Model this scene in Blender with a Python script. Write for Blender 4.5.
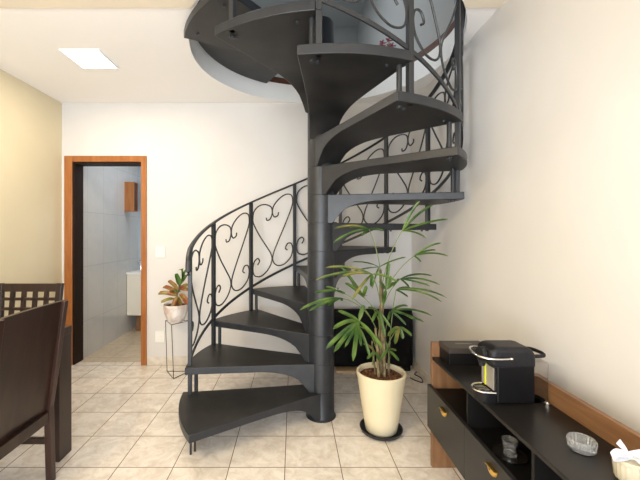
import bpy, bmesh, math, random
from mathutils import Vector, Matrix
random.seed(7)
for o in list(bpy.data.objects): bpy.data.objects.remove(o)
S = bpy.context.scene
C = S.collection
PI = math.pi
R = math.radians
# ------------------------------------------------------------------ camera
F, VX, VY, H = 350.0, 293.5, 232.0, 1.38
cd = bpy.data.cameras.new('camera'); cam = bpy.data.objects.new('camera', cd); C.objects.link(cam)
cam.location = (0, 0, H); cam.rotation_euler = (PI/2, 0, 0)
cd.sensor_width = 36; cd.lens = F/640*36
cd.shift_x = (320-VX)/640; cd.shift_y = -(240-VY)/640
cd.clip_start = 0.02
S.camera = cam
def at(px, py, Y): return Vector(((px-VX)/F*Y, Y, H+(VY-py)/F*Y))
# ------------------------------------------------------------------ world and lights
w = bpy.data.worlds.new('world'); S.world = w; w.use_nodes = True
bg = w.node_tree.nodes['Background']; bg.inputs[0].default_value = (.72, .84, 1, 1); bg.inputs[1].default_value = 1.2
def area(name, loc, rot, sx, sy, power, col, spread=None):
    d = bpy.data.lights.new(name, 'AREA'); d.shape = 'RECTANGLE'; d.size = sx; d.size_y = sy
    d.energy = power; d.color = col
    if spread: d.spread = R(spread)
    o = bpy.data.objects.new(name, d); C.objects.link(o); o.location = loc; o.rotation_euler = rot
    return o
area('rear_daylight_fill', (-.55, -2.0, 1.1), (R(128), 0, 0), 3.2, 1.9, 150, (.88, .94, 1))         # added light for daylight from behind, tilted up to brighten the ceiling
area('panel_lamp', (-1.567, 2.705, 2.698), (0, 0, 0), .29, .29, 12, (1, .86, .66))                  # LED panel in view
area('warm_fill_left', (-1.5, .2, 2.69), (0, 0, 0), .3, .3, 36, (1, .78, .48))                    # added warm fill for the left wall and floor, no fixture
area('warm_fill_right', (.1, -.3, 2.69), (0, 0, 0), .3, .3, 5, (1, .90, .76))  # weaker added fill overhead, out of view and without a fixture
area('stairwell_lamp', (-.9, 3.9, 5.25), (0, 0, 0), 1.6, 1.6, 55, (.90, .95, 1))                   # light of the upper floor
area('bathroom_lamp', (-1.5, 4.4, 2.70), (0, 0, 0), .5, .5, 7, (.90, .95, 1))
S.view_settings.view_transform = 'Standard'; S.view_settings.look = 'None'
S.view_settings.gamma = 1; S.view_settings.use_curve_mapping = False
S.view_settings.exposure = 0.33
# ------------------------------------------------------------------ materials
def mat(name, col, rough=.5, metal=0, **k):
    m = bpy.data.materials.new(name); m.use_nodes = True
    b = m.node_tree.nodes['Principled BSDF']
    b.inputs['Base Color'].default_value = (*col, 1); b.inputs['Roughness'].default_value = rough
    b.inputs['Metallic'].default_value = metal
    for kk, v in k.items(): b.inputs[kk.replace('_', ' ')].default_value = v
    return m
def nd(m, t, **k):
    n = m.node_tree.nodes.new(t)
    for a, v in k.items(): setattr(n, a, v)
    return n
def lk(m, a, b): m.node_tree.links.new(a, b)
def noise_col(m, c1, c2, scale=4, detail=4, lo=.35, hi=.65, stretch=None, bump=0, dist=0.0, rough=None):
    b = m.node_tree.nodes['Principled BSDF']
    tc = nd(m, 'ShaderNodeTexCoord'); mp = nd(m, 'ShaderNodeMapping'); lk(m, tc.outputs['Object'], mp.inputs[0])
    if stretch: mp.inputs['Scale'].default_value = stretch
    n = nd(m, 'ShaderNodeTexNoise'); n.inputs['Scale'].default_value = scale; n.inputs['Detail'].default_value = detail
    n.inputs['Distortion'].default_value = dist
    lk(m, mp.outputs[0], n.inputs['Vector'])
    r = nd(m, 'ShaderNodeValToRGB'); r.color_ramp.elements[0].position = lo; r.color_ramp.elements[1].position = hi
    r.color_ramp.elements[0].color = (*c1, 1); r.color_ramp.elements[1].color = (*c2, 1)
    lk(m, n.outputs['Fac'], r.inputs[0]); lk(m, r.outputs[0], b.inputs['Base Color'])
    if bump:
        bp = nd(m, 'ShaderNodeBump'); bp.inputs['Strength'].default_value = bump; bp.inputs['Distance'].default_value = .002
        lk(m, n.outputs['Fac'], bp.inputs['Height']); lk(m, bp.outputs[0], b.inputs['Normal'])
    return m
def wood(name, c1, c2, axis, rough=.4, scale=9):
    st = [1, 1, 1]; 
    for i in range(3): st[i] = .12 if i == axis else 1.0
    m = mat(name, c1, rough); return noise_col(m, c1, c2, scale*2, 6, .3, .7, tuple(st), .15, 1.2)
M = {}
M['wall'] = noise_col(mat('wall_paint', (.80, .755, .69), .85), (.685, .660, .635), (.705, .680, .655), 3, 3)
M['wall_left'] = noise_col(mat('wall_paint_warm_light', (.70, .62, .44), .85), (.69, .61, .43), (.71, .63, .45), 3, 3)  # beige with the warm lamp light put into its colour
M['ceil'] = mat('ceiling_paint', (.93, .905, .88), .9)
M['ceil2'] = mat('ceiling_beige', (.80, .71, .57), .9)
M['white'] = mat('white_paint', (.86, .87, .87), .7)
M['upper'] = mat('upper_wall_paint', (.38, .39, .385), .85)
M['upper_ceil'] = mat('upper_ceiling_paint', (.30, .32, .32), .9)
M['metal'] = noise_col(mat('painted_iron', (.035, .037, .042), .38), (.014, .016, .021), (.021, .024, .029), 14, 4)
M['tread'] = noise_col(mat('tread_paint', (.035, .034, .034), .42, Specular_IOR_Level=.35), (.012, .012, .0125), (.026, .0245, .024), 7, 6, .3, .7, (1, 1, 1), .2)
M['iron'] = mat('wrought_iron', (.022, .024, .028), .42)
M['door_wood'] = wood('orange_wood', (.30, .10, .025), (.42, .16, .042), 2, .35)
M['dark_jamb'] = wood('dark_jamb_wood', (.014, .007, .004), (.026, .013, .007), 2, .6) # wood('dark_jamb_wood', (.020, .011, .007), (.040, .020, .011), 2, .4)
M['walnut'] = wood('walnut', (.17, .080, .036), (.28, .145, .066), 1, .45, 12)
M['walnut_v'] = wood('walnut_upright', (.17, .080, .036), (.28, .145, .066), 2, .45, 12)
M['espresso'] = wood('espresso_wood', (.016, .008, .006), (.034, .015, .010), 2, .33)
M['espresso_red'] = wood('espresso_wood_edge', (.024, .010, .008), (.044, .018, .012), 2, .3)
M['charcoal'] = mat('charcoal_board', (.012, .0105, .010), .30, Specular_IOR_Level=.32)
M['blackboard'] = mat('black_board', (.006, .0055, .0055), .45, Specular_IOR_Level=.25)
M['drawer'] = mat('drawer_lacquer', (.020, .019, .019), .40, Specular_IOR_Level=.35)
M['brass'] = mat('brass', (.78, .50, .13), .28, 1)
M['chrome'] = mat('chrome', (.8, .8, .8), .12, 1)
M['blackplastic'] = noise_col(mat('black_plastic', (.02, .02, .022), .45, Specular_IOR_Level=.3), (.009, .009, .011), (.013, .013, .015), 60, 2)
M['glossblack'] = mat('gloss_black_plastic', (.005, .005, .006), .35, Specular_IOR_Level=.25)
M['satin'] = mat('satin_silver', (.50, .46, .41), .3, .5)
M['lime'] = mat('lime_plastic', (.62, .68, .02), .4)
M['boxtop'] = mat('box_card', (.045, .036, .030), .42)
M['print'] = mat('pale_print', (.40, .36, .31), .5)
M['cream'] = noise_col(mat('cream_ceramic', (.74, .65, .45), .35), (.71, .62, .42), (.77, .68, .48), 3, 4)
M['soil'] = noise_col(mat('bark_soil', (.07, .03, .015), .9), (.03, .012, .006), (.20, .08, .03), 60, 4, .4, .6, None, 1)
M['saucer'] = mat('black_saucer', (.015, .016, .018), .4)
M['leaf'] = noise_col(mat('palm_leaf', (.08, .2, .03), .4), (.020, .062, .010), (.105, .180, .030), 9, 3, .35, .68)
M['leafdry'] = noise_col(mat('palm_leaf_yellowing', (.3, .3, .06), .45), (.04, .09, .014), (.20, .18, .045), 8, 3, .4, .62)
M['cane'] = noise_col(mat('palm_cane', (.16, .11, .05), .8), (.07, .05, .025), (.26, .20, .10), 40, 4, .35, .65, (1, 1, .6), .6)
M['petiole'] = mat('green_stem', (.16, .22, .06), .5)
M['croton'] = noise_col(mat('croton_leaf', (.5, .2, .05), .4), (.26, .065, .02), (.24, .21, .04), 14, 3, .42, .6)
M['crotongreen'] = mat('croton_green_leaf', (.07, .15, .02), .4)
M['stonepot'] = noise_col(mat('marbled_pot', (.7, .6, .55), .55), (.60, .47, .40), (.84, .80, .76), 9, 5, .38, .62, None, 0, 1)
M['wire'] = mat('black_wire', (.02, .02, .02), .4)
M['dark_jamb'].node_tree.nodes['Principled BSDF'].inputs['Specular IOR Level'].default_value = .2
M['fabric'] = noise_col(mat('black_fabric', (.006, .006, .007), .8, Specular_IOR_Level=.12), (.004, .004, .005), (.010, .010, .011), 8, 3)
M['palewood'] = mat('pale_wood', (.60, .42, .24), .5)
M['plastic_white'] = mat('white_plastic', (.85, .83, .78), .4)
M['cabinet_white'] = mat('white_laminate', (.80, .77, .68), .4)
M['glass'] = mat('clear_glass', (1, 1, 1), .05, 0, Transmission_Weight=.95, IOR=1.5)
M['frost'] = mat('pressed_glass', (.9, .92, .94), .18, 0, Transmission_Weight=.82, IOR=1.5)
M['smoke'] = mat('tank_plastic', (.93, .95, 1), .08, 0, Transmission_Weight=1.0, IOR=1.05)
M['ribbon'] = mat('white_ribbon', (.62, .62, .66), .6)
M['creamjar'] = mat('cream_jar', (.60, .54, .40), .35)
M['darkglass'] = mat('dark_saucer_glass', (.012, .010, .009), .1)
M['pink'] = mat('pink_petal', (.30, .07, .10), .6)
M['brownedge'] = wood('brown_floor_edge', (.075, .026, .012), (.12, .045, .02), 0, .5)
m = M['lamp'] = mat('lamp_diffuser', (1, 1, 1), .5); b = m.node_tree.nodes['Principled BSDF']
b.inputs['Emission Color'].default_value = (1, .93, .80, 1); b.inputs['Emission Strength'].default_value = 4.0
def tiles(name, bw, rh, c1, c2, grout, off, rough, mortar=.003, vscale=2.2, swap=None, veins=True):
    m = mat(name, c1, rough); b = m.node_tree.nodes['Principled BSDF']
    tc = nd(m, 'ShaderNodeTexCoord'); mp = nd(m, 'ShaderNodeMapping'); mp.inputs['Location'].default_value = off
    if swap:
        sp = nd(m, 'ShaderNodeSeparateXYZ'); cb = nd(m, 'ShaderNodeCombineXYZ'); lk(m, tc.outputs['Object'], sp.inputs[0])
        lk(m, sp.outputs[swap[0]], cb.inputs[0]); lk(m, sp.outputs[swap[1]], cb.inputs[1]); lk(m, cb.outputs[0], mp.inputs[0])
    else: lk(m, tc.outputs['Object'], mp.inputs[0])
    br = nd(m, 'ShaderNodeTexBrick'); br.offset = 0; br.squash = 1
    for k, v in (('Scale', 1), ('Mortar Size', mortar), ('Mortar Smooth', .2), ('Brick Width', bw), ('Row Height', rh)): br.inputs[k].default_value = v
    br.inputs['Color1'].default_value = (.0, .0, .0, 1); br.inputs['Color2'].default_value = (1, 1, 1, 1)
    lk(m, mp.outputs[0], br.inputs['Vector'])
    n = nd(m, 'ShaderNodeTexNoise'); n.inputs['Scale'].default_value = vscale*5; n.inputs['Detail'].default_value = 9; n.inputs['Roughness'].default_value = .72; n.inputs['Distortion'].default_value = .6
    ad = nd(m, 'ShaderNodeVectorMath', operation='MULTIPLY_ADD'); lk(m, br.outputs['Color'], ad.inputs[0]); ad.inputs[1].default_value = (7, 5, 3); lk(m, tc.outputs['Object'], ad.inputs[2])
    lk(m, ad.outputs[0], n.inputs['Vector'])
    r = nd(m, 'ShaderNodeValToRGB'); e = r.color_ramp.elements
    e[0].position = .38; e[1].position = .60; e[0].color = (*c2, 1); e[1].color = (*c1, 1)
    lk(m, n.outputs['Fac'], r.inputs[0])
    mx = nd(m, 'ShaderNodeMixRGB'); lk(m, br.outputs['Fac'], mx.inputs[0]); lk(m, r.outputs[0], mx.inputs[1]); mx.inputs[2].default_value = (*grout, 1)
    lk(m, mx.outputs[0], b.inputs['Base Color'])
    bp = nd(m, 'ShaderNodeBump'); bp.invert = True; bp.inputs['Strength'].default_value = .4; bp.inputs['Distance'].default_value = .002
    lk(m, br.outputs['Fac'], bp.inputs['Height']); lk(m, bp.outputs[0], b.inputs['Normal'])
    return m
TW, TD = .3275, .314
M['floor'] = tiles('beige_floor_tile', TW, TD, (.86, .805, .745), (.68, .605, .53), (.20, .13, .085), (.0503+TW*20, -2.052+TD*20, 0), .22, .0028)
M['bathfloor'] = tiles('bath_floor_tile', .45, .45, (.60, .50, .38), (.52, .43, .32), (.35, .28, .2), (20, 20, 0), .25, .002)
M['bathwall'] = tiles('bath_wall_tile', .33, .60, (.64, .635, .62), (.61, .605, .59), (.52, .52, .51), (30.1, 30.2, 0), .2, .003, 1, ('Y', 'Z'))
M['bathwall2'] = tiles('bath_wall_tile_end', .33, .60, (.40, .46, .52), (.37, .43, .49), (.30, .34, .38), (30.1, 30.2, 0), .2, .003, 1, ('X', 'Z'))  # same tile, with the bluish window light put into its colour
M['skirt'] = noise_col(mat('tile_skirting', (.72, .65, .56), .3), (.62, .55, .46), (.76, .69, .60), 14, 6)
# ------------------------------------------------------------------ helpers
def obj(name, bm, m, parent=None, smooth=False, loc=None, bevel=0, seg=2):
    me = bpy.data.meshes.new(name)
    bmesh.ops.recalc_face_normals(bm, faces=bm.faces)
    bm.to_mesh(me); bm.free()
    me.materials.append(M[m] if isinstance(m, str) else m)
    if smooth:
        for p in me.polygons: p.use_smooth = True
        me.set_sharp_from_angle(angle=R(38))
    o = bpy.data.objects.new(name, me); C.objects.link(o)
    if parent:
        o.parent = parent
        d = -Vector(world_loc(parent)); me.transform(Matrix.Translation(d))
    elif loc is not None:
        me.transform(Matrix.Translation(-Vector(loc))); o.location = loc
    if bevel:
        md = o.modifiers.new('bevel', 'BEVEL'); md.width = bevel; md.segments = seg; md.limit_method = 'ANGLE'; md.angle_limit = R(40)
    return o
def world_loc(o):
    v = Vector(o.location)
    while o.parent: o = o.parent; v += Vector(o.location)
    return v
def thing(name, label, cat, loc=(0, 0, 0), group=None):
    o = bpy.data.objects.new(name, None); C.objects.link(o); o.location = loc; o.empty_display_size = .05
    return tag(o, label, cat, group)
def tag(o, label, cat, group=None):
    o['label'] = label; o['category'] = cat
    if group: o['group'] = group
    return o
def struct(name, bm, m, bevel=0):
    o = obj(name, bm, m, bevel=bevel); o['kind'] = 'structure'; return o
def NB(): return bmesh.new()
def box(bm, x0, x1, y0, y1, z0, z1, mtx=None):
    v = [bm.verts.new(p) for p in [(x0, y0, z0), (x1, y0, z0), (x1, y1, z0), (x0, y1, z0), (x0, y0, z1), (x1, y0, z1), (x1, y1, z1), (x0, y1, z1)]]
    for f in [(0, 3, 2, 1), (4, 5, 6, 7), (0, 1, 5, 4), (1, 2, 6, 5), (2, 3, 7, 6), (3, 0, 4, 7)]: bm.faces.new([v[i] for i in f])
    if mtx: bmesh.ops.transform(bm, matrix=mtx, verts=v)
    return bm
def hexa(bm, bot, top):
    v = [bm.verts.new(p) for p in list(bot)+list(top)]
    for f in [(0, 3, 2, 1), (4, 5, 6, 7), (0, 1, 5, 4), (1, 2, 6, 5), (2, 3, 7, 6), (3, 0, 4, 7)]: bm.faces.new([v[i] for i in f])
    return bm
def tube(bm, pts, r, n=8, flat=None, up=None, closed=False):
    """sweep; r number or list; flat=(a,b) gives a bar section a wide across 'side' and b thick"""
    pts = [Vector(p) for p in pts]; N = len(pts)
    rs = r if isinstance(r, (list, tuple)) else [r]*N
    rings = []; prev = None
    for i, p in enumerate(pts):
        if closed: t = pts[(i+1) % N]-pts[i-1]
        else: t = (pts[min(i+1, N-1)]-pts[max(i-1, 0)])
        t.normalize()
        if up is not None:
            u = up(p) if callable(up) else Vector(up)
            s = t.cross(u)
            if s.length < 1e-4: s = t.orthogonal()
        else:
            s = t.orthogonal() if prev is None else prev-t*prev.dot(t)
            if s.length < 1e-5: s = t.orthogonal()
        s.normalize(); prev = s; q = t.cross(s)
        ring = []
        for k in range(n):
            a = 2*PI*k/n+(PI/n if n == 4 else 0)
            if flat:
                if n == 4: cx, cy = (math.copysign(1, math.cos(a))*flat[0]/2, math.copysign(1, math.sin(a))*flat[1]/2)
                else: cx, cy = math.cos(a)*flat[0]/2, math.sin(a)*flat[1]/2
            else: cx, cy = math.cos(a)*rs[i], math.sin(a)*rs[i]
            ring.append(bm.verts.new(p+s*cx+q*cy))
        rings.append(ring)
    for i in range(N if closed else N-1):
        A, B = rings[i], rings[(i+1) % N]
        for k in range(n): bm.faces.new((A[k], A[(k+1) % n], B[(k+1) % n], B[k]))
    if not closed:
        bm.faces.new(rings[0]); bm.faces.new(rings[-1])
    return bm
def lathe(bm, prof, c=(0, 0), n=32, rf=None):
    rings = []
    for (r, z) in prof:
        if r < 1e-5: rings.append([bm.verts.new((c[0], c[1], z))])
        else: rings.append([bm.verts.new((c[0]+math.cos(2*PI*k/n)*r*(rf(k/n, z) if rf else 1), c[1]+math.sin(2*PI*k/n)*r*(rf(k/n, z) if rf else 1), z)) for k in range(n)])
    for A, B in zip(rings, rings[1:]):
        for k in range(n):
            a = A[k % len(A)], A[(k+1) % len(A)]; b_ = B[k % len(B)], B[(k+1) % len(B)]
            vs = []
            for v in (a[0], a[1], b_[1], b_[0]):
                if v not in vs: vs.append(v)
            if len(vs) > 2: bm.faces.new(vs)
    return bm
def grid_solid(bm, top, bot):
    """two equal grids of points -> closed solid"""
    T = [[bm.verts.new(p) for p in row] for row in top]; B = [[bm.verts.new(p) for p in row] for row in bot]
    n, m_ = len(T), len(T[0])
    for i in range(n-1):
        for j in range(m_-1):
            bm.faces.new((T[i][j], T[i+1][j], T[i+1][j+1], T[i][j+1])); bm.faces.new((B[i][j], B[i][j+1], B[i+1][j+1], B[i+1][j]))
    for i in range(n-1):
        bm.faces.new((T[i][0], B[i][0], B[i+1][0], T[i+1][0])); bm.faces.new((T[i][-1], T[i+1][-1], B[i+1][-1], B[i][-1]))
    for j in range(m_-1):
        bm.faces.new((T[0][j], T[0][j+1], B[0][j+1], B[0][j])); bm.faces.new((T[-1][j], B[-1][j], B[-1][j+1], T[-1][j+1]))
    return bm
def catmull(P, k=6):
    P = [Vector(p) for p in P]; Q = [2*P[0]-P[1]]+P+[2*P[-1]-P[-2]]; out = []
    for i in range(1, len(Q)-2):
        for j in range(k):
            t = j/k; a, b_, c_, d = Q[i-1:i+3]
            out.append(.5*((2*b_)+(-a+c_)*t+(2*a-5*b_+4*c_-d)*t*t+(-a+3*b_-3*c_+d)*t**3))
    out.append(P[-1]); return out
# ------------------------------------------------------------------ the room
XL, XR, YB, YF, ZC, ZU = -2.405, 1.225, 3.635, -2.3, 2.718, 2.894
CX, CY = .206, 2.640
HR = .992
DX0, DX1, DZ = -2.373, -1.521, 2.169          # outer edges of the door casing
bm = NB(); box(bm, XL-.15, XR+.15, YF, YB+.075, -.06, 0); struct('floor', bm, 'floor')
bm = NB(); box(bm, DX0-.2, -.9, YB+.075, 5.35, -.06, 0); struct('floor_bathroom', bm, 'bathfloor')
bm = NB(); box(bm, XL-.15, XL, YF, YB, 0, ZC); struct('wall_left', bm, 'wall_left')
bm = NB(); box(bm, XR, XR+.15, YF, YB, 0, ZC); struct('wall_right', bm, 'wall')
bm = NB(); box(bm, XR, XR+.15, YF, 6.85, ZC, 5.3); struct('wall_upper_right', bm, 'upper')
bm = NB(); box(bm, XL-.15, DX0+.07, YB, YB+.15, 0, ZC); box(bm, DX0+.07, DX1-.05, YB, YB+.15, DZ-.05, ZC); box(bm, DX1-.05, XR+.15, YB, YB+.15, 0, ZC)
struct('wall_back', bm, 'wall')
bm = NB()      # wall behind the camera with its balcony opening
box(bm, XL-.15, -2.2, YF-.15, YF, 0, ZC); box(bm, 1.1, XR+.15, YF-.15, YF, 0, ZC); box(bm, -2.2, 1.1, YF-.15, YF, 2.45, ZC); box(bm, -2.2, 1.1, YF-.15, YF, 0, .15)
struct('wall_front', bm, 'wall')
# slab with the round stair opening
def hr(a):
    d = (math.degrees(a)-197+180) % 360-180
    return HR-.034*math.exp(-(d/24)**2)
def slab(x0, x1, y0, y1, z0, z1, cx, cy, r):
    bm = NB(); angs = [2*PI*k/96 for k in range(96)]
    for X, Y in ((x0, y0), (x0, y1), (x1, y0), (x1, y1)): angs.append(math.atan2(Y-cy, X-cx) % (2*PI))
    angs = sorted(set(angs)); ri, ro = [], []
    for a in angs:
        c_, s_ = math.cos(a), math.sin(a)
        t = min((x1-cx)/c_ if c_ > 1e-9 else 1e9, (x0-cx)/c_ if c_ < -1e-9 else 1e9, (y1-cy)/s_ if s_ > 1e-9 else 1e9, (y0-cy)/s_ if s_ < -1e-9 else 1e9)
        ri.append((cx+hr(a)*c_, cy+hr(a)*s_)); ro.append((cx+t*c_, cy+t*s_))
    L = [[bm.verts.new((p[0], p[1], z)) for p in ring] for ring, z in ((ri, z0), (ro, z0), (ro, z1), (ri, z1))]
    n = len(angs)
    for q in range(4):
        A, B = L[q], L[(q+1) % 4]
        for k in range(n): bm.faces.new((A[k], A[(k+1) % n], B[(k+1) % n], B[k]))
    return bm
struct('ceiling', slab(XL-.15, XR, YF, 6.8, ZC, ZU, CX, CY, HR), 'ceil')
# white plastered lining of the opening, and the brown edging of the upper floor
def ring_strip(r0, r1, z0, z1, a0=0, a1=2*PI, n=96):
    bm = NB(); closed = abs(a1-a0-2*PI) < 1e-6
    pr = [(r0, z0), (r1, z0), (r1, z1), (r0, z1)]; rings = []
    for k in range(n if closed else n+1):
        a = a0+(a1-a0)*k/n
        rings.append([bm.verts.new((CX+math.cos(a)*(hr(a)+r), CY+math.sin(a)*(hr(a)+r), z)) for r, z in pr])
    for i in range(n if closed else n):
        A, B = rings[i], rings[(i+1) % len(rings)]
        for k in range(4): bm.faces.new((A[k], A[(k+1) % 4], B[(k+1) % 4], B[k]))
    if not closed: bm.faces.new(rings[0]); bm.faces.new(rings[-1])
    return bm
o = struct('trim_1', ring_strip(-.004, .001, ZC-.001, ZU), 'white')
o = struct('trim_2', ring_strip(-.004, .012, ZU, ZU+.06, R(-30), R(128)), 'brownedge')
# beige front zone of the ceiling, cut around the opening
bm = NB(); Yb = 2.07; zt, zb = ZC, ZC-.012
N = 40
for side in (0, 1):
    ys = [YF]+[CY-HR+(Yb-CY+HR)*k/N for k in range(N+1)]
    top, bot = [], []
    for y in ys:
        hx = math.sqrt(max(0, HR**2-(y-CY)**2)) if y > CY-HR else 0
        xs = (XL, CX-hx) if side == 0 else (CX+hx, XR)
        top.append([(xs[0], y, zt), (xs[1], y, zt)]); bot.append([(xs[0], y, zb), (xs[1], y, zb)])
    grid_solid(bm, top, bot)
struct('trim_3', bm, 'ceil2')
# skirting
bm = NB(); box(bm, DX1+.002, XR, YB-.010, YB, 0, .085); struct('baseboard_back', bm, 'skirt', .002)
bm = NB(); box(bm, XR-.010, XR, YF, YB-.010, 0, .085); struct('baseboard_right', bm, 'skirt', .002)
bm = NB(); box(bm, XL, XL+.010, YF, YB, 0, .085); struct('baseboard_left', bm, 'skirt', .002)
# upper storey seen through the opening
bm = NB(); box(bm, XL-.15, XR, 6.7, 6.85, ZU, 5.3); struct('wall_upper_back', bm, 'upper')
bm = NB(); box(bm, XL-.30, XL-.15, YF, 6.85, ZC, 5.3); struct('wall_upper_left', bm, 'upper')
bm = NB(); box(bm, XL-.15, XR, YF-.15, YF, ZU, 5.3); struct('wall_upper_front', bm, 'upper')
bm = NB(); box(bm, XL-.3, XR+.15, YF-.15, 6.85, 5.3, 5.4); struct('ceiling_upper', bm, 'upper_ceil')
# bathroom
bm = NB(); box(bm, -2.44, -2.29, YB+.15, 5.25, 0, ZC); struct('wall_bathroom_left', bm, 'bathwall')
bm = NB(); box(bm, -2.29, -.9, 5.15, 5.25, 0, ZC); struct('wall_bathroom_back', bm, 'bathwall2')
bm = NB(); box(bm, -1.0, -.9, YB+.15, 5.15, 0, ZC); struct('wall_bathroom_right', bm, 'bathwall')
# ------------------------------------------------------------------ doorway
d = bpy.data.objects.new('door_1', None); C.objects.link(d); d.location = (-1.96, YB, 0); d['kind'] = 'structure'
bm = NB(); y0, y1 = YB-.016, YB
box(bm, DX0, DX0+.082, y0, y1, 0, DZ); box(bm, DX1-.058, DX1, y0, y1, 0, DZ); box(bm, DX0+.082, DX1-.058, y0, y1, DZ-.062, DZ)
obj('door_casing', bm, 'door_wood', d, bevel=.004)
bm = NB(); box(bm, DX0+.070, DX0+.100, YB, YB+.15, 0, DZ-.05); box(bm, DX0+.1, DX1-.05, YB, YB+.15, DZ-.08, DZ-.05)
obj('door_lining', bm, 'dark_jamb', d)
bm = NB(); box(bm, DX1-.062, DX1-.05, YB, YB+.15, 0, DZ-.08); obj('door_jamb', bm, 'door_wood', d)
# ------------------------------------------------------------------ ceiling panel
t = thing('ceiling_panel', 'square recessed ceiling light panel, lit, in front of the doorway', 'ceiling light', (-1.567, 2.705, ZC))
bm = NB(); a, b_ = .148, .136
for (x0, x1, y0, y1) in ((-a, a, -a, -b_), (-a, a, b_, a), (-a, -b_, -b_, b_), (b_, a, -b_, b_)): box(bm, -1.567+x0, -1.567+x1, 2.705+y0, 2.705+y1, ZC-.012, ZC)
obj('frame', bm, 'white', t)
bm = NB(); box(bm, -1.567-b_, -1.567+b_, 2.705-b_, 2.705+b_, ZC-.008, ZC-.002); obj('diffuser', bm, 'lamp', t)
# ------------------------------------------------------------------ light switch and socket
def plate(name, label, cat, px, py, ext):
    p = at(px, py, YB); t = thing(name, label, cat, (p.x, YB, p.z))
    bm = NB(); box(bm, p.x-.048, p.x+.048, YB-.010, YB, p.z-.058, p.z+.058); obj('cover_plate', bm, 'plastic_white', t, bevel=.003)
    bm = NB()
    if ext == 'switch': box(bm, p.x-.018, p.x+.018, YB-.014, YB-.010, p.z-.025, p.z+.025); obj('rocker', bm, 'plastic_white', t, bevel=.002)
    else:
        tube(bm, [(p.x, YB-.010, p.z), (p.x, YB-.013, p.z)], .02, 16); obj('socket_insert', bm, 'plastic_white', t)
plate('light_switch', 'white light switch on the wall right of the doorway', 'light switch', 160.5, 252, 'switch')
plate('power_socket', 'white power socket low on the wall behind the wire plant stand', 'socket', 160, 336.5, 'socket')
# ------------------------------------------------------------------ spiral staircase
RISE, TR, CR = 2.894/14, .990, .100
st = thing('spiral_staircase', 'dark grey iron spiral staircase with heart scroll railing', 'staircase', (CX, CY, 0))
prof = [(0, 0), (.113, 0), (.113, .006), (.105, .012), (CR, .02)]
for k in range(1, 14):
    z = RISE*k; prof += [(CR, z-.003), (CR-.0025, z-.0015), (CR, z)]
prof += [(CR, 2.93), (.09, 2.955), (.06, 2.972), (0, 2.976)]
bm = NB(); lathe(bm, prof, (CX, CY), 48); obj('column', bm, 'metal', st, smooth=True)
def lead(k): return 216-28.5*(k-1)
HALF = 16.8; MID = 15.25; TURN = {3: 2.5, 4: 3.2, 5: 2.5, 6: 1}
def pol(r, a, z): return Vector((CX+r*math.cos(R(a)), CY+r*math.sin(R(a)), z))
def tread(k, half=HALF, TR=TR):
    if k == 1: TR = 1.02
    zt = RISE*k; a = R(lead(k)-MID-TURN.get(k, 0)); e = Vector((math.cos(a), math.sin(a), 0)); l = Vector((-math.sin(a), math.cos(a), 0))
    wh, w1 = .088, TR*math.sin(R(half)); ns, nt = 22, 10
    top, bot = [], []
    for i in range(ns+1):
        s = i/ns; rt, rb = [], []
        w_ = wh+(w1-wh)*(.75*s+.25*s**1.4)
        for j in range(nt+1):
            t_ = -1+2*j/nt; lat = t_*w_
            end = math.sqrt(TR*TR-(t_*w1)**2); al = .035+(end-.035)*s
            q = Vector((CX, CY, 0))+e*al+l*lat
            r0, L = .46, .355; rr = al; x = min(1, max(0, (r0-rr)/L)); dep = (.145 if k == 1 else .160)*(1-(1-x**2.3)**(1/2.3))
            rt.append((q.x, q.y, zt)); rb.append((q.x, q.y, zt-.050-dep))
        top.append(rt); bot.append(rb)
    bm = NB(); grid_solid(bm, top, bot)
    o = obj('tread', bm, 'tread', st, smooth=True, bevel=.004)
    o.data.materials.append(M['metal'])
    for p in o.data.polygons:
        if abs(p.normal.z) < .25: p.material_index = 1  # bluish column paint on the sides imitates cool light on the edges
    return o
treads = [tread(k) for k in range(1, 14)]
# landing plate
bm = NB(); top, bot = [], []
for i in range(15):
    s = i/14; rt, rb = [], []
    for j in range(25):
        a = 205-85*j/24; r = .09+(.946-.09)*s; x = min(1, max(0, (.46-r)/.345)); dep = .12*(1-math.sqrt(1-x*x))
        p = pol(r, a, ZU); rt.append(p); rb.append(p-Vector((0, 0, .046+dep)))
    top.append(rt); bot.append(rb)
grid_solid(bm, top, bot); obj('landing_plate', bm, 'tread', st, smooth=True, bevel=.003)
STEP = 28.1
def pa(j): return 186-STEP*(j-1)       # angle of the post between tread j and j+1
PR = .962
NP = 12
for j in range(1, NP+1):
    a = pa(j); zt = RISE*j; er = Vector((math.cos(R(a)), math.sin(R(a)), 0))
    bm = NB(); tube(bm, [pol(PR, a, zt-.05), pol(PR, a, zt+1.04)], .014, 4, flat=(.031, .028), up=er)
    po = obj('post', bm, 'iron', st, bevel=.002)
    bm = NB(); tube(bm, [pol(PR-.010, a, zt+RISE-.03), pol(PR+.019, a, zt+RISE-.03)], .014, 8); obj('bolt', bm, 'iron', po)
    if j < 13:
        bm = NB(); tube(bm, [pol(.925, a-2.2, zt-.06), pol(.925, a-2.2, zt+RISE-.04)], .014, 10); obj('spacer_rod', bm, 'iron', st, smooth=True)
for k in range(2, 14):
    a = lead(k)-MID-TURN.get(k, 0)
    for da in (11, -11.2):
        bm = NB(); tube(bm, [pol(.915, a+da, RISE*k-.050), pol(.915, a+da, RISE*k-.062)], .009, 8); obj('bolt', bm, 'iron', treads[k-1])
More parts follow.
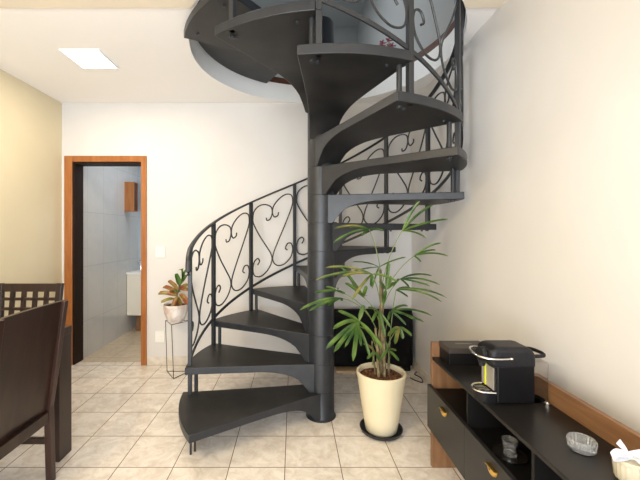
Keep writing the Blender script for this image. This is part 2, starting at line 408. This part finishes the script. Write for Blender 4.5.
# feet under the free front corner of the first tread
for da, r_ in ((7.0, .965), (8.2, .935)):
    bm = NB(); p = pol(r_, lead(1)-da, 0); tube(bm, [(p.x, p.y, 0), (p.x, p.y, RISE-.045)], .007, 8); obj('foot_rod', bm, 'iron', st, smooth=True)
def zlin(a, base): return base+RISE*(pa(1)-a)/STEP
# handrail
pts = [pol(PR, 191.2, 1.075), pol(PR, 191.2, 1.13), pol(PR, 190.3, 1.18), pol(PR, 188.5, 1.215)]
hz = RISE+1.045
a = 185.5
while a > pa(NP)-.1: pts.append(pol(PR, a, zlin(a, hz))); a -= 2.85
bm = NB(); tube(bm, catmull(pts, 2), .01, 8, flat=(.040, .019), up=lambda p: (0, 0, 1)); obj('handrail', bm, 'iron', st, smooth=True)
lz = 2*RISE+.02
pts = []; a = pa(1)
while a > pa(NP)-.1: pts.append(pol(PR, a, zlin(a, lz))); a -= 2.85
bm = NB(); tube(bm, pts, .01, 4, flat=(.010, .022), up=lambda p: (0, 0, 1)); obj('lower_rail', bm, 'iron', st)
SC = [(-.30, .735), (-.27, .70), (-.12, .695), (-.02, .74), (-.015, .80), (-.10, .85), (-.36, .90), (-.66, .915), (-.90, .88), (-.97, .81), (-.93, .73), (-.64, .56), (-.30, .39),
      (-.06, .26), (-.03, .17), (-.22, .09), (-.56, .06), (-.88, .11), (-.97, .20), (-.90, .275), (-.73, .295), (-.63, .25), (-.73, .215)]
sc = catmull([(u, v, 0) for u, v in SC], 5)
gap = hz-lz
for j in range(1, NP):
    a0, a1 = pa(j), pa(j+1)
    for sgn in (1, -1):
        P = []
        for q in sc:
            u = q.x*sgn*.94; a = (a0+a1)/2+(a1-a0)/2*u
            P.append(pol(PR, a, zlin(a, lz)+gap*q.y))
        bm = NB(); tube(bm, P, .0066, 6); obj('scroll', bm, 'iron', st, smooth=True)
# ------------------------------------------------------------------ sideboard
SX0, SX1, ST = .812, 1.115, .649
sb = thing('sideboard', 'long low sideboard with black top, walnut ends and brass cup handles', 'sideboard', (.96, 1.17, 0))
SY1, SY0 = 2.07, .27; MW = (SY1-SY0)/4
bm = NB(); box(bm, SX0, SX1, SY0+.02, SY1-.02, ST-.016, ST); obj('worktop', bm, 'charcoal', sb, bevel=.0015)
for y0, y1 in ((SY1-.02, SY1+.005), (SY0-.005, SY0+.02)):
    bm = NB(); box(bm, SX0, SX1, y0, y1, 0, ST+.083); obj('end_panel', bm, 'walnut_v', sb, bevel=.001)
bm = NB(); box(bm, SX1-.022, SX1, SY0+.02, SY1-.02, ST, ST+.083); obj('gallery_board', bm, 'walnut', sb, bevel=.001)
bm = NB(); box(bm, SX0+.008, SX1-.012, SY0+.02, SY1-.02, .452, .464); obj('shelf', bm, 'blackboard', sb)
bm = NB(); box(bm, SX0+.008, SX1-.012, SY0+.02, SY1-.02, .235, .250); obj('bottom_board', bm, 'blackboard', sb)
bm = NB(); box(bm, SX1-.012, SX1, SY0+.02, SY1-.02, .235, ST-.016); obj('back_panel', bm, 'blackboard', sb)
for k in (1, 2, 3):
    y = SY1-MW*k+.02
    bm = NB(); box(bm, SX0+.002, SX1-.012, y-.007, y+.007, .464, ST-.016); obj('divider', bm, 'blackboard', sb)
for k in range(4):
    y1, y0 = SY1-MW*k+.002, SY1-MW*(k+1)+.004
    bm = NB(); box(bm, SX0-.020, SX0, y0, y1, .233, .482); dr = obj('drawer', bm, 'drawer', sb, bevel=.0015)
    yc = (y0+y1)/2-.01; zc = .434
    bm = NB(); top, bot = [], []
    for i in range(13):              # half-moon cup pull
        a = PI*i/12; ro = .030
        rt, rb = [], []
        for j in range(7):
            b2 = PI/2*j/6
            q = (SX0-.020-.016*math.cos(b2), yc+math.cos(a)*ro*(.25+.75*math.sin(b2)), zc+.012-math.sin(a)*.034*(.25+.75*math.sin(b2)))
            rt.append(q); rb.append((q[0]+.003, q[1], q[2]))
        top.append(rt); bot.append(rb)
    grid_solid(bm, top, bot); box(bm, SX0-.036, SX0-.020, yc-.031, yc+.031, zc+.010, zc+.014); obj('handle', bm, 'brass', dr, smooth=True)
# ------------------------------------------------------------------ black box
t = thing('storage_box', 'flat black box with pale print on its lid, behind the coffee machine', 'box', (.975, 1.99, ST))
bm = NB(); box(bm, .853, 1.08, 1.915, 2.045, ST, ST+.066); obj('box_body', bm, 'blackboard', t, bevel=.002)
bm = NB(); box(bm, .850, 1.083, 1.912, 2.048, ST+.066, ST+.096); obj('lid', bm, 'boxtop', t, bevel=.002)
fc = bpy.data.curves.new('print_text', 'FONT'); fc.body = 'NESPRESSO'; fc.size = .019; fc.align_x = 'CENTER'; fc.align_y = 'CENTER'; fc.extrude = .0003
tmp = bpy.data.objects.new('print_text', fc); C.objects.link(tmp); bpy.context.view_layer.update()
me = bpy.data.meshes.new_from_object(tmp.evaluated_get(bpy.context.evaluated_depsgraph_get())); bpy.data.objects.remove(tmp)
me.materials.clear(); me.materials.append(M['print'])
o = bpy.data.objects.new('printed_lettering', me); C.objects.link(o); o.parent = t; o.location = (-.008, 0, .0961)
# ------------------------------------------------------------------ coffee machine
cy0, cy1 = 1.480, 1.600; cyc = (cy0+cy1)/2
t = thing('coffee_machine', 'black capsule coffee machine with chrome lever on the sideboard', 'coffee machine', (.95, cyc, ST))
def prism_xz(bm, pts, y0, y1):
    A = [bm.verts.new((x, y0, z)) for x, z in pts]; B = [bm.verts.new((x, y1, z)) for x, z in pts]
    bm.faces.new(A); bm.faces.new(B[::-1])
    for k in range(len(pts)): bm.faces.new((A[k], A[(k+1) % len(pts)], B[(k+1) % len(pts)], B[k]))
    return bm
bm = NB(); prism_xz(bm, [(.862, ST+.004), (1.022, ST+.004), (1.022, .835), (.862, .835)], cy0, cy1); obj('body', bm, 'glossblack', t, bevel=.006)
arc = [(1.030-.045*(1-math.sin(R(x))), .890-.045*(1-math.cos(R(x)))) for x in (90, 70, 45, 20, 0)]
bm = NB(); prism_xz(bm, [(.866, .795), (1.030, .795)]+arc+[(.855, .890), (.836, .872), (.832, .845), (.842, .815)], cy0-.003, cy1+.003); obj('head', bm, 'blackplastic', t, bevel=.020, seg=5, smooth=True)
bm = NB(); tube(bm, [(.846, cyc, .842), (.818, cyc, .842)], [.036, .033], 24); tube(bm, [(.830, cyc, .82), (.830, cyc, .795)], [.018, .012], 16); obj('spout', bm, 'blackplastic', t, smooth=True)
bm = NB(); pts = [(.862, cy0+.01)]+[(.838-.048*math.sin(R(x)), cyc-.048*math.cos(R(x))) for x in range(0, 181, 15)]+[(.862, cy1-.01)]
A = [bm.verts.new((x+.006, y, ST)) for x, y in pts]; B = [bm.verts.new((x, y, .690)) for x, y in pts]
bm.faces.new(A); bm.faces.new(B[::-1])
for k in range(len(pts)): bm.faces.new((A[k], A[(k+1) % len(pts)], B[(k+1) % len(pts)], B[k]))
obj('drip_tray', bm, 'glossblack', t, smooth=True)
bm = NB(); tube(bm, [(x, y, .694) for x, y in pts], .0045, 8)
for k in range(5): 
    y = cyc-.03+.015*k; tube(bm, [(.805, y, .692), (.858, y, .692)], .0015, 6)
obj('drip_grate', bm, 'chrome', t, smooth=True)
bm = NB(); box(bm, .858, .8615, cy0+.022, cy1-.004, .70, .795); obj('front_plate', bm, 'satin', t)
bm = NB(); box(bm, .8545, .8578, cy0+.080, cy0+.087, .700, .800); obj('lime_strip', bm, 'lime', t)['label'] = 'lime green strip'
pts = [(.915, cy0-.012, .846), (.86, cy0-.016, .846), (.82, cy0-.008, .847), (.793, cy0+.02, .850), (.786, cyc, .853), (.796, cy1-.02, .855), (.82, cy1+.008, .853), (.86, cy1+.010, .850)]
bm = NB(); tube(bm, catmull(pts, 5), .0045, 10); lathe(bm, [(0, .838), (.006, .840), (.0085, .846), (.006, .852), (0, .854)], (.915, cy0-.010), 12); obj('lever', bm, 'chrome', t, smooth=True)
bm = NB(); prism_xz(bm, [(1.030, ST), (1.082, ST), (1.086, .825), (1.030, .825)], cy0+.006, cy1-.006); wt = obj('water_tank', bm, 'smoke', t, bevel=.008)
bm = NB(); lathe(bm, [(0, ST), (.012, ST), (.012, ST+.010), (.006, ST+.016), (0, ST+.016)], (1.070, cy0-.004), 16); obj('tank_valve', bm, 'chrome', t, smooth=True)
bm = NB(); tube(bm, catmull([(1.02, cy0+.012, .850), (1.07, cy0+.014, .852), (1.088, cyc, .85), (1.07, cy1-.014, .852), (1.02, cy1-.012, .850)], 5), .006, 8, flat=(.010, .016), up=(0, 0, 1)); obj('tank_handle', bm, 'blackplastic', t, smooth=True)
# ------------------------------------------------------------------ glass cup and saucer in the niche
t = thing('glass_saucer', 'round dark glass saucer in the open sideboard niche', 'saucer', (.884, 1.431, .464))
bm = NB(); lathe(bm, [(0, 0), (.035, 0), (.062, .008), (.064, .010), (.034, .004), (0, .004)], (0, 0), 32); o = obj('dish', bm, 'darkglass', smooth=True); o.parent = t
t = thing('glass_cup', 'small clear glass cup standing on the dark saucer', 'cup', (.884, 1.431, .470))
bm = NB(); lathe(bm, [(0, 0), (.024, 0), (.025, .006), (.023, .03), (.030, .062), (.028, .062), (.021, .03), (.022, .010), (0, .008)], (0, 0), 28); o = obj('bowl', bm, 'glass', smooth=True); o.parent = t
# ------------------------------------------------------------------ glass dish on the worktop
bm = NB(); n = 36
lathe(bm, [(0, 0), (.032, 0), (.037, .004), (.041, .032), (.038, .038), (.031, .034), (.026, .014), (0, .012)], (0, 0), n, rf=lambda u, z: 1+(.035*(1 if int(u*36) % 2 else -1) if z > .001 else 0))
o = obj('glass_dish', bm, 'frost', smooth=False); o.location = (.968, 1.175, ST); tag(o, 'small faceted clear glass dish on the black sideboard top', 'dish')
# ------------------------------------------------------------------ candle jar with ribbon bow
J = (.996, 1.035)
t = thing('ribbed_jar', 'ribbed cream jar with white ribbon bow, nearest item on the sideboard', 'jar', (J[0], J[1], ST))
bm = NB(); lathe(bm, [(0, ST), (.034, ST), (.037, ST+.005), (.040, ST+.046), (.038, ST+.052), (0, ST+.052)], J, 60, rf=lambda u, z: 1+.022*math.cos(u*2*PI*20)); obj('jar_body', bm, 'creamjar', t, smooth=True)
bm = NB(); lathe(bm, [(0, ST+.052), (.042, ST+.052), (.042, ST+.058), (.038, ST+.062), (0, ST+.062)], J, 36); obj('lid', bm, 'creamjar', t, smooth=True)
def ribbon(bm, pts, wid, wdir, th=.0012):
    P = catmull(pts, 6); n_ = len(P); top, bot = [], []
    for i, p in enumerate(P):
        ww = wid[0]+(wid[1]-wid[0])*i/(n_-1); d = Vector(wdir).normalized()*ww/2
        top.append([p-d, p+d]); bot.append([p-d-Vector((0, 0, th)), p+d-Vector((0, 0, th))])
    grid_solid(bm, top, bot)
kz = ST+.074; jx, jy = J[0]-.010, J[1]-.006
bow = None
for side in (-1, 1):
    bm = NB()
    ribbon(bm, [(jx, jy, kz), (jx+side*.024, jy-.010, kz+.012), (jx+side*.052, jy-.018, kz+.020), (jx+side*.068, jy-.020, kz+.010), (jx+side*.052, jy-.012, kz+.002), (jx+side*.022, jy-.004, kz-.001), (jx, jy, kz)], (.020, .020), (0, .55, .85))
    obj('ribbon_loop', bm, 'ribbon', t, smooth=True)
bm = NB(); ribbon(bm, [(jx, jy-.004, kz), (jx+.004, jy-.026, kz+.002), (jx+.012, jy-.046, kz-.012), (jx+.018, jy-.052, kz-.040)], (.010, .026), (1, .1, .15)); obj('ribbon_tail', bm, 'ribbon', t, smooth=True)
bm = NB(); ribbon(bm, [(jx, jy, kz), (jx-.010, jy+.002, kz+.018), (jx-.028, jy+.004, kz+.040)], (.008, .020), (.9, .3, .5)); obj('ribbon_tail', bm, 'ribbon', t, smooth=True)
bm = NB(); lathe(bm, [(0, kz-.010), (.007, kz-.006), (.010, kz+.002), (.007, kz+.009), (0, kz+.011)], (jx, jy), 12); obj('ribbon_knot', bm, 'ribbon', t, smooth=True)
# ------------------------------------------------------------------ potted palm
PX, PY = .6075, 2.43
o = NB(); lathe(o, [(0, 0), (.12, 0), (.140, .012), (.146, .030), (.142, .032), (.134, .018), (.118, .010), (0, .010)], (PX, PY), 40)
o = obj('plant_saucer', o, 'saucer', smooth=True, loc=(PX, PY, 0)); tag(o, 'round black plant saucer under the tall cream pot', 'saucer')
palm = thing('potted_palm', 'tall lady palm in a tapered cream pot beside the staircase column', 'potted plant', (PX, PY, .011))
bm = NB(); lathe(bm, [(0, .011), (.100, .011), (.107, .018), (.125, .12), (.145, .25), (.160, .36), (.167, .400), (.168, .412), (.163, .417), (.153, .414), (.150, .40), (.147, .37), (0, .37)], (PX, PY), 48); obj('pot', bm, 'cream', palm, smooth=True)
bm = NB(); n = 60; vs = {}
ring0 = [bm.verts.new((PX+math.cos(2*PI*k/n)*.149, PY+math.sin(2*PI*k/n)*.149, .380)) for k in range(n)]
prev = ring0
for q in range(1, 8):
    r = .149*(1-q/8); ring = [bm.verts.new((PX+math.cos(2*PI*k/n)*r+random.uniform(-.003, .003), PY+math.sin(2*PI*k/n)*r, .382+random.uniform(0, .014))) for k in range(n)]
    for k in range(n): bm.faces.new((prev[k], prev[(k+1) % n], ring[(k+1) % n], ring[k]))
    prev = ring
bm.faces.new(prev); obj('soil', bm, 'soil', palm)
canes = [((.585, 2.40), (.565, 2.40, .72), .010), ((.61, 2.45), (.622, 2.45, 1.02), .014), ((.628, 2.42), (.600, 2.42, 1.12), .013), ((.64, 2.46), (.645, 2.46, .68), .009),
         ((.60, 2.47), (.612, 2.47, .86), .010), ((.655, 2.43), (.668, 2.43, .62), .008), ((.57, 2.44), (.548, 2.44, .62), .007), ((.622, 2.385), (.615, 2.385, .66), .008)]
for (bx, by), tp, r in canes:
    pts = [Vector((bx, by, .375)).lerp(Vector(tp), i/9)+Vector((random.uniform(-.003, .003), random.uniform(-.003, .003), 0)) for i in range(10)]
    rr = [r*(1.18 if i % 2 else .92)*(1-.25*i/9) for i in range(10)]
    bm = NB(); tube(bm, pts, rr, 8); obj('cane', bm, 'cane', palm, smooth=True)
def blade(bm, p0, p1, wid, sag, up=Vector((0, 0, 1))):
    p0, p1 = Vector(p0), Vector(p1); d = p1-p0; L = d.length
    mid = (p0+p1)/2+Vector((0, 0, sag*L)); n_ = 9; top, bot = [], []
    for i in range(n_+1):
        t_ = i/n_; p = p0*(1-t_)**2+mid*2*t_*(1-t_)+p1*t_*t_
        tg = ((mid-p0)*(1-t_)+(p1-mid)*t_).normalized()
        side = tg.cross(BN)
        if side.length < .2: side = tg.cross(Vector((1, 0, 0)))
        side.normalize(); nn = side.cross(tg)
        w_ = wid*(min(1, .30+2.6*t_) if t_ < .3 else 1-.12*(t_-.3))*(1 if t_ < .86 else max(.16, math.sqrt(max(0, 1-((t_-.86)/.14)**2))))/2
        top.append([p-side*w_+nn*w_*.35, p, p+side*w_+nn*w_*.35]); bot.append([q-nn*.0008 for q in top[-1]])
    grid_solid(bm, top, bot)
BN = Vector((0, -.75, .66))
# fronds: cane top, hub (pixel-measured, own depth), tips, width
fr = [
 (2, (369, 229), 2.36, [(334, 229, 2.30), (333, 243, 2.34), (362, 236, 2.3), (384, 231, 2.30), (349, 228, 2.5)], .024, 'leafdry'),
 (1, (402, 231), 2.44, [(420, 201, 2.40), (433, 205, 2.44), (448, 219, 2.50), (426, 238, 2.5)], .026, 'leaf'),
 (4, (414, 256), 2.46, [(441, 243, 2.42), (448, 256, 2.48), (421, 262, 2.42), (436, 250, 2.6)], .022, 'leaf'),
 (2, (379, 267), 2.38, [(352, 262, 2.30), (406, 257, 2.5), (345, 274, 2.4), (372, 289, 2.33)], .016, 'leaf'),
 (1, (400, 279), 2.42, [(409, 287, 2.30), (430, 286, 2.38), (440, 285, 2.5), (393, 287, 2.3), (432, 276, 2.6)], .022, 'leaf'),
 (5, (396, 290), 2.46, [(408, 297, 2.36), (418, 291, 2.42), (447, 298, 2.56), (442, 302, 2.46), (411, 288, 2.6)], .022, 'leaf'),
 (2, (372, 274), 2.30, [(340, 277, 2.2), (316, 280, 2.24), (325, 268, 2.34), (398, 282, 2.22), (371, 287, 2.18), (352, 300, 2.16)], .026, 'leafdry'),
 (2, (363, 297), 2.30, [(341, 267, 2.28), (352, 284, 2.22), (367, 286, 2.26), (366, 296, 2.2), (345, 283, 2.36)], .034, 'leaf'),
 (0, (337, 291), 2.26, [(314, 293, 2.16), (338, 288, 2.22), (345, 294, 2.2), (326, 287, 2.3)], .026, 'leaf'),
 (0, (341, 298), 2.24, [(300, 310, 2.12), (309, 311, 2.10), (328, 306, 2.1), (342, 301, 2.2)], .026, 'leaf'),
 (1, (386, 290), 2.40, [(389, 262, 2.38), (391, 276, 2.42), (383, 304, 2.30), (379, 282, 2.36), (395, 283, 2.46)], .034, 'leaf'),
 (0, (359, 321), 2.26, [(333, 329, 2.14), (326, 349, 2.14), (334, 352, 2.10), (353, 361, 2.07), (382, 348, 2.06), (338, 311, 2.2), (364, 305, 2.3)], .038, 'leaf'),
 (7, (358, 326), 2.24, [(345, 347, 2.14), (361, 346, 2.1), (370, 357, 2.12), (344, 337, 2.16)], .026, 'leaf'),
 (3, (391, 311), 2.42, [(406, 325, 2.36), (414, 320, 2.44), (424, 322, 2.50), (432, 316, 2.54), (408, 306, 2.56), (388, 320, 2.3)], .024, 'leaf'),
 (3, (399, 327), 2.34, [(395, 344, 2.22), (412, 336, 2.38), (403, 339, 2.3), (388, 336, 2.24)], .034, 'leafdry'),
 (4, (378, 311), 2.36, [(368, 308, 2.3), (372, 322, 2.26), (390, 327, 2.3), (385, 337, 2.26)], .028, 'leaf'),
 (5, (388, 350), 2.40, [(381, 359, 2.34), (399, 361, 2.32), (396, 351, 2.3), (385, 342, 2.4)], .028, 'leaf'),
 (6, (375, 352), 2.36, [(363, 344, 2.30), (367, 359, 2.30), (380, 362, 2.28)], .026, 'leafdry'),
]
for ci, hub, hy, tips, wd, mt in fr:
    tp = Vector(canes[ci][1]); hb = at(hub[0], hub[1], hy)
    low = Vector((tp.x, tp.y, min(tp.z, max(.45, hb.z-.22)))) if hb.z < tp.z+.12 else tp
    bm = NB(); d = hb-low; side = Vector((0, 0, 1))
    c_ = low.lerp(hb, .5)+Vector((-d.x*.18, -d.y*.18, abs(d.x)*.25))
    tube(bm, [low*(1-u)**2+c_*2*u*(1-u)+hb*u*u for u in [i/8 for i in range(9)]], .0028, 6)
    pe = obj('frond', bm, 'petiole', palm, smooth=True)
    for (tx, ty, tY) in tips:
        tt = at(tx, ty, tY)
        bm = NB(); blade(bm, hb, tt, wd*.72, random.uniform(.06, .18)); obj('leaflet', bm, mt if random.random() < .5 else 'leaf', pe, smooth=True)
# ------------------------------------------------------------------ folded black case behind the palm
t = thing('folding_table_case', 'large black padded case leaning on the back wall behind the palm', 'case', (.70, 3.5, 0))
bm = NB(); y0, y1 = 3.44, 3.60
box(bm, .27, 1.185, y0, y1, .045, .60); obj('case_shell', bm, 'fabric', t, bevel=.045, seg=4, smooth=True)
bm = NB(); box(bm, .262, 1.193, y0+.074, y0+.086, .04, .607); obj('seam', bm, 'glossblack', t, bevel=.004)
bm = NB(); tube(bm, catmull([(.60, y0+.01, .50), (.62, y0-.014, .47), (.70, y0-.020, .455), (.78, y0-.014, .47), (.80, y0+.01, .50)], 5), .010, 8); obj('handle', bm, 'fabric', t, smooth=True)
for x in (.30, 1.13):
    bm = NB(); box(bm, x-.03, x+.03, y0+.03, y1-.03, 0, .05); obj('foot', bm, 'glossblack', t, bevel=.004)
bm = NB(); box(bm, .42, .80, 3.42, 3.60, 0, .022); o = obj('wooden_board', bm, 'palewood', bevel=.002, loc=(.61, 3.51, 0)); tag(o, 'strip of pale wood on the floor under the black case', 'board')
bm = NB(); tube(bm, catmull([(1.10, 3.30, .006), (1.13, 3.24, .006), (1.18, 3.2, .006), (1.20, 3.30, .006), (1.17, 3.38, .006), (1.205, 3.43, .006)], 6), .005, 6)
o = obj('power_cable', bm, 'wire', smooth=True, loc=(1.15, 3.3, 0)); tag(o, 'short black cable on the floor in the back right corner', 'cable')
# ------------------------------------------------------------------ plant stand and croton
SXc, SYc = -1.135, 3.40
t = thing('plant_stand', 'thin black wire plant stand against the back wall', 'plant stand', (SXc, SYc, 0))
base = [Vector((-1.135+.01, 3.285, .004)), Vector((-1.250, 3.46, .004)), Vector((-1.03, 3.46, .004))]
topz = .505; tops = [Vector((-1.15, 3.30, topz)), Vector((-1.265, 3.46, topz)), Vector((-1.02, 3.46, topz))]
for q in range(3):
    bm = NB(); tube(bm, [base[q], tops[q]], .0035, 6); obj('leg', bm, 'wire', t, smooth=True)
bm = NB(); tube(bm, base, .0035, 6, closed=True, up=(0, 0, 1)); obj('base_frame', bm, 'wire', t)
bm = NB(); tube(bm, tops, .0035, 6, closed=True, up=(0, 0, 1)); obj('top_frame', bm, 'wire', t)
cc = Vector((-1.145, 3.41))
cp = thing('potted_croton', 'orange and green croton in a marbled pot on the wire stand', 'potted plant', (cc.x, cc.y, topz+.004))
z0 = topz+.004
bm = NB(); lathe(bm, [(0, z0), (.060, z0), (.085, z0+.025), (.108, z0+.09), (.118, z0+.165), (.114, z0+.170), (.108, z0+.165), (.105, z0+.15), (0, z0+.15)], cc, 36); obj('pot', bm, 'stonepot', cp, smooth=True)
bm = NB(); lathe(bm, [(0, z0+.158), (.10, z0+.156), (.104, z0+.15), (0, z0+.149)], cc, 24); obj('soil', bm, 'soil', cp)
bm = NB(); tube(bm, [(cc.x, cc.y, z0+.15), (cc.x+.01, cc.y, z0+.25), (cc.x+.04, cc.y-.01, z0+.36)], .008, 8); obj('stem', bm, 'cane', cp, smooth=True)
BN = Vector((0, -.5, .85))
lv = [((175, 299), (161, 303), 'croton'), ((176, 296), (158, 294), 'croton'), ((177, 294), (163, 287), 'croton'), ((178, 296), (172, 309), 'croton'), ((179, 297), (180, 315), 'croton'), ((180, 294), (188, 305), 'croton'),
      ((178, 290), (168, 281), 'croton'), ((180, 290), (189, 285), 'croton'), ((180, 286), (175, 274), 'crotongreen'), ((181, 284), (187, 275), 'crotongreen'), ((182, 281), (181, 269), 'crotongreen'), ((181, 290), (193, 292), 'croton'), ((179, 298), (168, 312), 'croton'), ((182, 280), (189, 268), 'crotongreen'), ((180, 292), (172, 290), 'crotongreen')]
for i, (a_, b2, mm) in enumerate(lv):
    p = at(a_[0], a_[1], 3.41); ty = 3.33+.16*((i*7) % 5)/4; q = at(b2[0], b2[1], ty)
    bm = NB(); blade(bm, p, q, .046+.014*((i*5) % 3)/2, .16); obj('leaf', bm, mm, cp, smooth=True)
# ------------------------------------------------------------------ dining table
t = thing('dining_table', 'dark wood dining table with slab legs, behind the solid-backed chair', 'table', (-1.85, 1.4, 0))
bm = NB(); box(bm, -2.30, -1.402, .62, 2.215, .745, .79); obj('tabletop', bm, 'espresso', t, bevel=.003)
for x in (-1.424, -2.275):
    for y in (2.155, .70):
        bm = NB(); box(bm, x-.022, x+.022, y-.06, y+.058, 0, .745); obj('leg', bm, 'espresso', t, bevel=.003)
# ------------------------------------------------------------------ front chair (solid back), facing the table
t = thing('dining_chair', 'dark wood dining chair with solid back, nearest the camera', 'chair', (-1.5, 1.72, 0))
yf, yn = 1.955, 1.495
def xb(z): return -1.355+.085*max(0, (z-.40))/.60*1.0
bm = NB()
N = 8; top, bot = [], []
for i in range(N+1):
    z = .395+(1.0-.395)*i/N; bow = [0, .0, 0]
    rt, rb = [], []
    for j in range(9):
        v = j/8; y = yn+.012+(yf-yn-.024)*v; x = xb(z)-.012*math.sin(PI*v)-.012
        rt.append((x+.011, y, z)); rb.append((x-.011, y, z))
    top.append(rt); bot.append(rb)
grid_solid(bm, top, bot); obj('backrest', bm, 'espresso', t, smooth=True)
for y in (yf-.015, yn+.015):
    bm = NB(); pts = [(-1.345, y, 0), (-1.352, y, .25), (-1.355, y, .42), (xb(.7)-.002, y, .70), (xb(1)-.004, y, 1.0)]
    tube(bm, pts, .02, 4, flat=(.034, .036), up=(1, 0, 0)); obj('leg', bm, 'espresso_red', t, bevel=.003)
for y in (yf-.02, yn+.02):
    bm = NB(); tube(bm, [(-1.76, y, 0), (-1.76, y, .40)], .02, 4, flat=(.036, .036), up=(1, 0, 0)); obj('leg', bm, 'espresso_red', t, bevel=.003)
bm = NB(); box(bm, -1.372, -1.342, yn+.03, yf-.03, .335, .395); box(bm, -1.77, -1.745, yn+.04, yf-.04, .335, .395)
for y in (yn+.012, yf-.03): box(bm, -1.74, -1.372, y, y+.02, .335, .395)
obj('seat_frame', bm, 'espresso', t, bevel=.002)
for y in (yf-.02, yn+.02):
    bm = NB(); box(bm, -1.75, -1.36, y-.01, y+.01, .212, .242); obj('stretcher', bm, 'espresso', t)
bm = NB(); box(bm, -1.80, -1.375, yn+.005, yf-.005, .396, .45); obj('seat', bm, 'espresso', t, bevel=.012, seg=3)
# ------------------------------------------------------------------ far chair (lattice back) at the end of the table
cx0, cx1, yb = -2.262, -1.795, 2.70
t = thing('dining_chair', 'dark wood dining chair with open lattice back, at the far table end', 'chair', (-2.03, 2.5, 0))
for x, s in ((cx0+.02, -1), (cx1-.02, 1)):
    bm = NB(); tube(bm, [(x, yb-.05, 0), (x, yb-.055, .42), (x+s*.006, yb-.02, .75), (x+s*.016, yb+.0, .985)], .02, 4, flat=(.042, .034), up=(0, 1, 0)); obj('leg', bm, 'espresso', t, bevel=.003)
    bm = NB(); tube(bm, [(x, yb-.45, 0), (x, yb-.45, .40)], .02, 4, flat=(.036, .036), up=(0, 1, 0)); obj('leg', bm, 'espresso', t, bevel=.003)
def yl(z): return yb-.055+.055*max(0, (z-.45))/.53
bm = NB()
def bar(x0, x1, z0, z1):
    hexa(bm, [(x0, yl(z0)-.012, z0), (x1, yl(z0)-.012, z0), (x1, yl(z0)+.012, z0), (x0, yl(z0)+.012, z0)], [(x0, yl(z1)-.012, z1), (x1, yl(z1)-.012, z1), (x1, yl(z1)+.012, z1), (x0, yl(z1)+.012, z1)])
bar(cx0+.0, cx1+.0, .922, .982)
for z in (.856, .782, .702): bar(cx0+.03, cx1-.03, z, z+.020)
for k in range(4):
    x = cx0+.030+.0865*(k+.85); bar(x-.013, x+.013, .60, .923)
bar(cx0+.03, cx1-.03, .55, .615); obj('backrest', bm, 'espresso', t)
bm = NB(); box(bm, cx0+.01, cx1-.01, yb-.47, yb-.085, .39, .45); obj('seat', bm, 'espresso', t, bevel=.01)
bm = NB(); box(bm, cx0+.03, cx1-.03, yb-.06, yb-.04, .17, .20); obj('stretcher', bm, 'espresso', t)
# ------------------------------------------------------------------ bathroom things
t = thing('bathroom_cabinet', 'small white washbasin cabinet on wooden feet seen through the doorway', 'cabinet', (-2.0, 4.95, 0))
bm = NB(); box(bm, -2.285, -1.72, 4.80, 5.14, .235, .80); obj('cabinet_body', bm, 'cabinet_white', t, bevel=.004)
bm = NB(); box(bm, -2.289, -1.71, 4.785, 5.145, .80, .825); obj('basin_top', bm, 'white', t, bevel=.004)
for x in (-2.17, -1.80):
    bm = NB(); box(bm, x-.035, x+.035, 4.90, 5.0, 0, .235); obj('leg', bm, 'walnut_v', t, bevel=.003)
bm = NB(); tube(bm, catmull([(-2.20, 5.05, .825), (-2.20, 5.05, .93), (-2.20, 5.03, .97), (-2.20, 4.96, .965), (-2.20, 4.95, .93)], 4), .012, 8); obj('tap', bm, 'chrome', t, smooth=True)
t = thing('wooden_wall_box', 'small orange wooden box mounted on the tiled bathroom wall', 'wall box', (-2.29, 4.8, 1.66))
bm = NB(); box(bm, -2.29, -2.275, 4.74, 4.86, 1.66, 2.06); box(bm, -2.275, -2.16, 4.74, 4.752, 1.66, 2.06); box(bm, -2.275, -2.16, 4.848, 4.86, 1.66, 2.06)
box(bm, -2.275, -2.16, 4.752, 4.848, 1.66, 1.672); box(bm, -2.275, -2.16, 4.752, 4.848, 2.048, 2.06); obj('box_frame', bm, 'door_wood', t)
bm = NB(); box(bm, -2.172, -2.163, 4.754, 4.846, 1.674, 2.046); obj('front_panel', bm, 'brownedge', t)
# ------------------------------------------------------------------ pink flowers on the upper floor
fp = Vector((1.068, 4.0, 2.894))
t = thing('vase_of_flowers', 'spray of small pink flowers on the upper floor above the stairs', 'flowers', fp)
bm = NB(); lathe(bm, [(0, fp.z), (.05, fp.z), (.07, fp.z+.10), (.035, fp.z+.30), (.045, fp.z+.34), (.035, fp.z+.33), (0, fp.z+.30)], (fp.x, fp.y), 20); obj('vase', bm, 'plastic_white', t, smooth=True)
for k in range(5):
    a = k*2.4; q = Vector((fp.x+math.cos(a)*.06, fp.y+math.sin(a)*.05, 3.50+.05*((k*3) % 4)/3))
    bm = NB(); tube(bm, [(fp.x, fp.y, fp.z+.3), (fp.x+math.cos(a)*.02, fp.y, fp.z+.5), q], .003, 5); sm = obj('stem', bm, 'petiole', t)
    bm = NB(); BN = Vector((0, 0, 1))
    for p_ in range(5):
        b2 = p_*2*PI/5; blade(bm, q, q+Vector((math.cos(b2)*.042, -.01, math.sin(b2)*.042)), .03, 0)
    obj('flower', bm, 'pink', sm, smooth=True)
